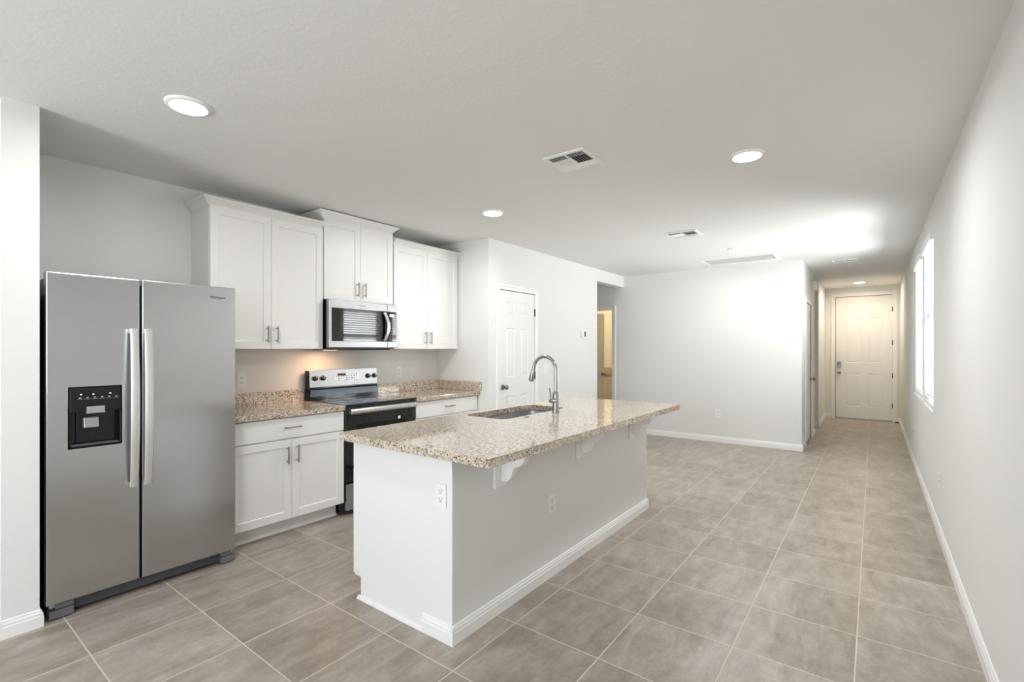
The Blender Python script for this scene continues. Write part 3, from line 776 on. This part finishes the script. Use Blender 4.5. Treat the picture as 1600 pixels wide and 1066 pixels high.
# island slab with the sink cut-out
sx0, sx1, sy0, sy1 = -2.285, -1.925, 2.475, 3.275
def slab_with_hole(outer, hole, z0, z1):
    b = B(); bm = b.bm
    for z in (z0, z1):
        es = []
        for l in (outer, hole):
            vs = [bm.verts.new((x, y, z)) for x, y, _ in l]
            es += [bm.edges.new((vs[i], vs[(i + 1) % len(vs)])) for i in range(len(vs))]
        bmesh.ops.triangle_fill(bm, edges=es, use_beauty=True)
    bm.verts.ensure_lookup_table()
    n, m = len(outer), len(hole); tot = n + m
    for st, ln in ((0, n), (n, m)):
        for i in range(ln):
            j = (i + 1) % ln
            bm.faces.new((bm.verts[st + i], bm.verts[st + j], bm.verts[tot + st + j], bm.verts[tot + st + i]))
    return b
tag(part('island_countertop', slab_with_hole(rrect(-2.362, -1.288, 1.548, 4.045, .012, 0, 4), rrect(sx0, sx1, sy0, sy1, .07, 0, 8), .874, .914), 'granite', bevel=.004), 'long speckled granite island slab with an undermount sink cut-out', 'countertop')
t = thing('sink', 'undermount stainless steel sink set in the granite island slab', 'sink', (-2.1, 2.87, .70))
b = B()
e = .006
lo = [rrect(sx0 - .02, sx1 + .02, sy0 - .02, sy1 + .02, .085, .8735), rrect(sx0 - e, sx1 + e, sy0 - e, sy1 + e, .074, .8735), rrect(sx0, sx1, sy0, sy1, .07, .868), rrect(sx0 + .008, sx1 - .008, sy0 + .008, sy1 - .008, .065, .72),
      rrect(sx0 + .014, sx1 - .014, sy0 + .014, sy1 - .014, .06, .695), rrect(sx0 + .035, sx1 - .035, sy0 + .035, sy1 - .035, .05, .682), rrect(sx0 + .12, sx1 - .12, sy0 + .12, sy1 - .12, .03, .679)]
part('bowl', b.loft(lo, cap0=False), 'sinksteel', t, smooth=True)
part('drain', B().lathe([(.0001, .6795), (.045, .6795), (.043, .682), (.030, .681), (.028, .672), (.0001, .672)], (-2.105, 2.875, 0), 'z', 28), 'chrome', t, smooth=True)
# faucet
fxx, fyy = -1.858, 3.0
t = thing('faucet', 'tall gooseneck pull-down kitchen faucet behind the island sink', 'faucet', (fxx, fyy, .914))
part('base', B().lathe([(.0001, 0), (.029, 0), (.029, .005), (.025, .008), (.0235, .060), (.0235, .120), (.021, .140), (.0145, .150), (.0001, .150)], (fxx, fyy, .9145), 'z', 28), 'chrome', t, smooth=True)
pts = [(fxx, fyy, 1.06), (fxx, fyy, 1.15), (fxx, fyy, 1.215)]
rad = .096
for k in range(1, 19):
    a = R(180 * k / 18 * .92); pts.append((fxx - rad + rad * math.cos(a), fyy, 1.222 + rad * math.sin(a)))
ex, ez = pts[-1][0], pts[-1][2]
dx, dz = -math.sin(R(180 * .92)), math.cos(R(180 * .92))
dx, dz = -abs(dx), -abs(dz)
pts.append((ex + dx * .03, fyy, ez + dz * .03))
part('spout', B().tube(pts, .0125, 16), 'chrome', t, smooth=True)
s0 = Vector(pts[-1]); dv = Vector((dx, 0, dz))
part('spray_head', B().tube([s0 - dv * .004, s0, s0 + dv * .012, s0 + dv * .075, s0 + dv * .088], [.0135, .0155, .0155, .0195, .0175], 18), 'chrome', t, smooth=True)
lv = part('lever_hub', B().tube([(fxx, fyy - .018, 1.000), (fxx - .004, fyy - .064, 1.000)], .0165, 18), 'chrome', t, smooth=True)
part('lever', B().tube([(fxx - .004, fyy - .056, 1.005), (fxx - .006, fyy - .060, 1.045), (fxx - .008, fyy - .068, 1.092)], [.0068, .0058, .0052], 12), 'chrome', lv, smooth=True)
t = thing('sink_hole_cap', 'small round steel cap on the granite beside the faucet', 'cap', (-1.875, 2.66, .914))
part('cap', B().lathe([(.0001, 0), (.018, 0), (.017, .004), (.006, .007), (.0001, .007)], (-1.875, 2.66, .9145), 'z', 20), 'chrome', t, smooth=True)

# ------------------------------------------------------------------ wall plates
def outlet(label, loc, rz, first=[None]):
    if first[0] is not None:
        return dup(first[0], loc, rz, label)
    t = thing('power_outlet', label, 'outlet', (0, 0, 0), 'white duplex power outlets')
    part('cover_plate', B().box(-.035, .035, -.0055, -.0003, -.0575, .0575), 'whiteplastic', t, bevel=.003, label='white cover plate')
    for s in (-1, 1):
        r = part('receptacle', B().loft([[(x, -.0075, s * .0195 + z) for x, y, z in [(a, 0, c) for a, c, _ in rrect(-.0165, .0165, -.014, .014, .008, 0, 4)]], [(a, -.005, s * .0195 + c) for a, c, _ in rrect(-.0165, .0165, -.014, .014, .008, 0, 4)]]), 'whiteplastic', t)
        for x0, x1, z0, z1 in ((-.0080, -.0052, -.001, .008), (.0052, .0080, -.001, .008), (-.003, .003, -.010, -.0045)):
            part('slot', B().box(x0, x1, -.0080, -.0070, s * .0195 + z0, s * .0195 + z1), 'slot', r)
    t.location = loc; t.rotation_euler = (0, 0, rz); first[0] = t
    return t
outlet('white outlet on the wall between refrigerator and range', (XK, 1.795, 1.122), PI / 2)
outlet('white outlet on the kitchen wall past the range, near the pantry corner', (XK, 3.41, 1.130), PI / 2)
outlet('white outlet on the narrow end panel of the island', (-1.637, IY0 - .0065, .682), 0)
outlet('white outlet low on the long side of the island', (IX + .0005, 2.477, .434), PI / 2)
outlet('white outlet low on the bare back wall', (-1.836, YB, .425), 0)
outlet('white outlet low on the side wall before the windows', (XR, 4.70, .425), -PI / 2)
t = thing('light_switch', 'white double switch plate on the pantry wall behind the faucet', 'switch', (0, 0, 0))
part('cover_plate', B().box(-.058, .058, -.0055, -.0003, -.0575, .0575), 'whiteplastic', t, bevel=.003)
for x in (-.023, .023): part('rocker', B().box(x - .0165, x + .0165, -.009, -.005, -.033, .033), 'whiteplastic', t, bevel=.002)
t.location = (XP, 5.12, 1.12); t.rotation_euler = (0, 0, PI / 2)
t = thing('thermostat', 'small white thermostat with grey screen on the pantry wall', 'thermostat', (0, 0, 0))
part('case', B().box(-.062, .062, -.024, -.0003, -.045, .045), 'whiteplastic', t, bevel=.005)
part('screen', B().box(.005, .050, -.0255, -.0235, -.035, .035), 'thermo', t, bevel=.001)
t.location = (XP, 6.09, 1.585); t.rotation_euler = (0, 0, PI / 2)
t = thing('cable_plate', 'tiny white cable plate low on the side wall below the windows', 'wall plate', (0, 0, 0))
part('cover_plate', B().box(-.035, .035, -.0055, -.0003, -.0575, .0575), 'whiteplastic', t, bevel=.003)
part('coax_socket', B().lathe([(.0001, 0), (.007, 0), (.006, -.010), (.0001, -.010)], (0, -.005, 0), 'y', 14), 'nickel', t, smooth=True)
t.location = (XR, 7.47, .40); t.rotation_euler = (0, 0, -PI / 2)
t = thing('door_chime', 'white chime box high on the wall beside the closet door', 'door chime', (XH, 8.93, 2.37))
part('cover', B().box(XH, XH + .055, 8.86, 9.02, 2.30, 2.44), 'whiteplastic', t, bevel=.006)
t = thing('door_stop', 'small spring door stop on the baseboard corner by the closet', 'door stop', (XH + .014, 7.62, .05))
part('spring', B().tube([(XH + .014, 7.62, .055), (XH + .075, 7.62, .055)], .006, 10), 'nickel', t, smooth=True)
part('tip', B().tube([(XH + .075, 7.62, .055), (XH + .088, 7.62, .055)], .009, 12), 'rubber', t, smooth=True)
tag(part('wooden_block', B().box(.315, .368, 11.36, 11.43, 0, .022), 'brown', bevel=.002), 'small brown block on the floor by the front door hinge', 'block')

# ------------------------------------------------------------------ ceiling fixtures
def downlight(label, x, y, watts, col, first=[None]):
    if first[0] is None:
        t = thing('recessed_light', label, 'ceiling light', (0, 0, 0), 'lit recessed ceiling lights')
        part('trim_ring', B().lathe([(.073, -.004), (.080, -.013), (.090, -.012), (.100, -.004), (.101, 0), (.073, 0)], (0, 0, 0), 'z', 40, False), 'whiteplastic', t, smooth=True)
        part('lens', B().lathe([(.0001, -.003), (.0735, -.003), (.0735, -.001), (.0001, -.001)], (0, 0, 0), 'z', 40), 'lens', t)
        first[0] = t; t.location = (x, y, H)
    else: t = dup(first[0], (x, y, H), 0, label)
    light('recessed_lamp', 'AREA', (x, y, H - .006), watts, col, size=.14)
    return t
NEUT = (.97, .98, 1.0)
downlight('lit recessed light nearest the refrigerator', -2.694, .936, 3, NEUT)
downlight('lit recessed light in the ceiling before the pantry corner', -2.673, 3.274, 5, NEUT)
downlight('lit recessed light between the ceiling vents and the side wall', -.628, 3.25, 6, NEUT)
downlight('lit recessed light beside the large return grille', -1.315, 6.225, 5, NEUT)
downlight('lit recessed light in the entry before the front door', -.208, 10.66, 4.2, (1.0, .85, .64))

def ceiling_vent(label, x0, x1, y0, y1):
    t = thing('ceiling_vent', label, 'vent', ((x0 + x1) / 2, (y0 + y1) / 2, H), 'white supply vents in the ceiling')
    w = .028; z0, z1 = H - .010, H - .0005
    b = B().box(x0, x1, y0, y0 + w, z0, z1).box(x0, x1, y1 - w, y1, z0, z1).box(x0, x0 + w, y0 + w, y1 - w, z0, z1).box(x1 - w, x1, y0 + w, y1 - w, z0, z1)
    ym = (y0 + y1) / 2; xm = (x0 + x1) / 2
    b.box(xm - .006, xm + .006, y0 + w, y1 - w, z0, z1)
    part('frame', b, 'whiteplastic', t, bevel=.002)
    part('duct_shade', B().box(x0 + w, x1 - w, y0 + w, y1 - w, H - .0020, H - .0008), 'slot', t)  # dark sheet painted in for the shade inside the deep duct
    for k in range(2):
        xa, xb = (x0 + w, xm - .006) if k == 0 else (xm + .006, x1 - w)
        b = B(); L = y1 - y0 - 2 * w
        for i in range(3):        # long blades at both long edges throw outwards, short cross blades between them throw sideways
            for yy, s in ((y0 + w + .009 + i * .019, 1), (y1 - w - .009 - i * .019, -1)):
                b.loft([[(x, yy - .007 * s, H - .013), (x, yy + .005 * s, H - .003), (x, yy + .0065 * s, H - .003), (x, yy - .0055 * s, H - .013)] for x in (xa, xb)])
        nb = max(3, int((xb - xa) / .018))
        for i in range(nb):
            xx = xa + (i + .5) * (xb - xa) / nb; s = 1 if k == 0 else -1
            b.loft([[(xx - .007 * s, y, H - .013), (xx + .005 * s, y, H - .003), (xx + .0065 * s, y, H - .003), (xx - .0055 * s, y, H - .013)] for y in (y0 + w + .060, y1 - w - .060)])
        part('louver_bank', b, 'whiteplastic', t)
    return t
ceiling_vent('square white ceiling vent above the island', -1.665, -1.375, 2.528, 2.808)
ceiling_vent('square white ceiling vent over the open living floor', -1.735, -1.425, 4.935, 5.215)
ceiling_vent('small white ceiling vent nearest the entry hall', -.46, -.16, 7.83, 8.00)
t = thing('return_grille', 'long white return air grille in the ceiling near the back wall', 'grille', (-1.44, 6.97, H))
x0, x1, y0, y1, w = -1.885, -.995, 6.76, 7.22, .03
part('frame', B().box(x0, x1, y0, y0 + w, H - .008, H - .0005).box(x0, x1, y1 - w, y1, H - .008, H - .0005).box(x0, x0 + w, y0 + w, y1 - w, H - .008, H - .0005).box(x1 - w, x1, y0 + w, y1 - w, H - .008, H - .0005), 'whiteplastic', t, bevel=.002)
b = B()
for i in range(26):
    yy = y0 + w + .008 + i * (y1 - y0 - 2 * w - .012) / 26
    b.loft([[(x, yy, H - .007), (x, yy + .009, H - .002), (x, yy + .0115, H - .002), (x, yy + .0025, H - .007)] for x in (x0 + w, x1 - w)])
part('louver_bank', b, 'whiteplastic', t)
part('filter', B().box(x0 + w, x1 - w, y0 + w, y1 - w, H - .0018, H - .0006), 'whiteplastic', t)

# ------------------------------------------------------------------ bathroom glimpse
t = thing('vanity', 'bathroom vanity with granite top seen through the open bathroom door', 'vanity', (-4.3, 9.2, 0))
part('cabinet', B().box(-4.95, -3.65, 8.92, 9.49, .10, .84).box(-4.95, -3.65, 8.99, 9.49, 0, .10), 'vanity', t, bevel=.002)
part('drawer', B().box(-4.62, -3.95, 8.900, 8.9195, .69, .82), 'vanity', t, bevel=.002)
part('door', B().box(-4.62, -4.29, 8.900, 8.9195, .13, .68), 'vanity', t, bevel=.002)
part('door', B().box(-4.285, -3.95, 8.900, 8.9195, .13, .68), 'vanity', t, bevel=.002)
part('vanity_top', B().box(-4.97, -3.63, 8.885, 9.495, .8405, .875).box(-4.97, -3.63, 9.475, 9.495, .875, .975), 'granite', t, bevel=.003)
t = thing('dome_light', 'frosted dome light on the bathroom ceiling', 'ceiling light', (-4.45, 8.55, H))
part('dome', B().lathe([(.0001, -.09), (.07, -.08), (.12, -.05), (.14, -.012), (.14, -.010)], (-4.45, 8.55, H), 'z', 32), 'lensbath', t, smooth=True)
part('rim', B().lathe([(.145, -.012), (.150, -.010), (.150, -.0005), (.0001, -.0005), (.0001, -.010)], (-4.45, 8.55, H), 'z', 32), 'nickel', t, smooth=True)
light('dome_lamp', 'POINT', (-4.45, 8.55, H - .13), 8, (1.0, .75, .42), radius=.08)
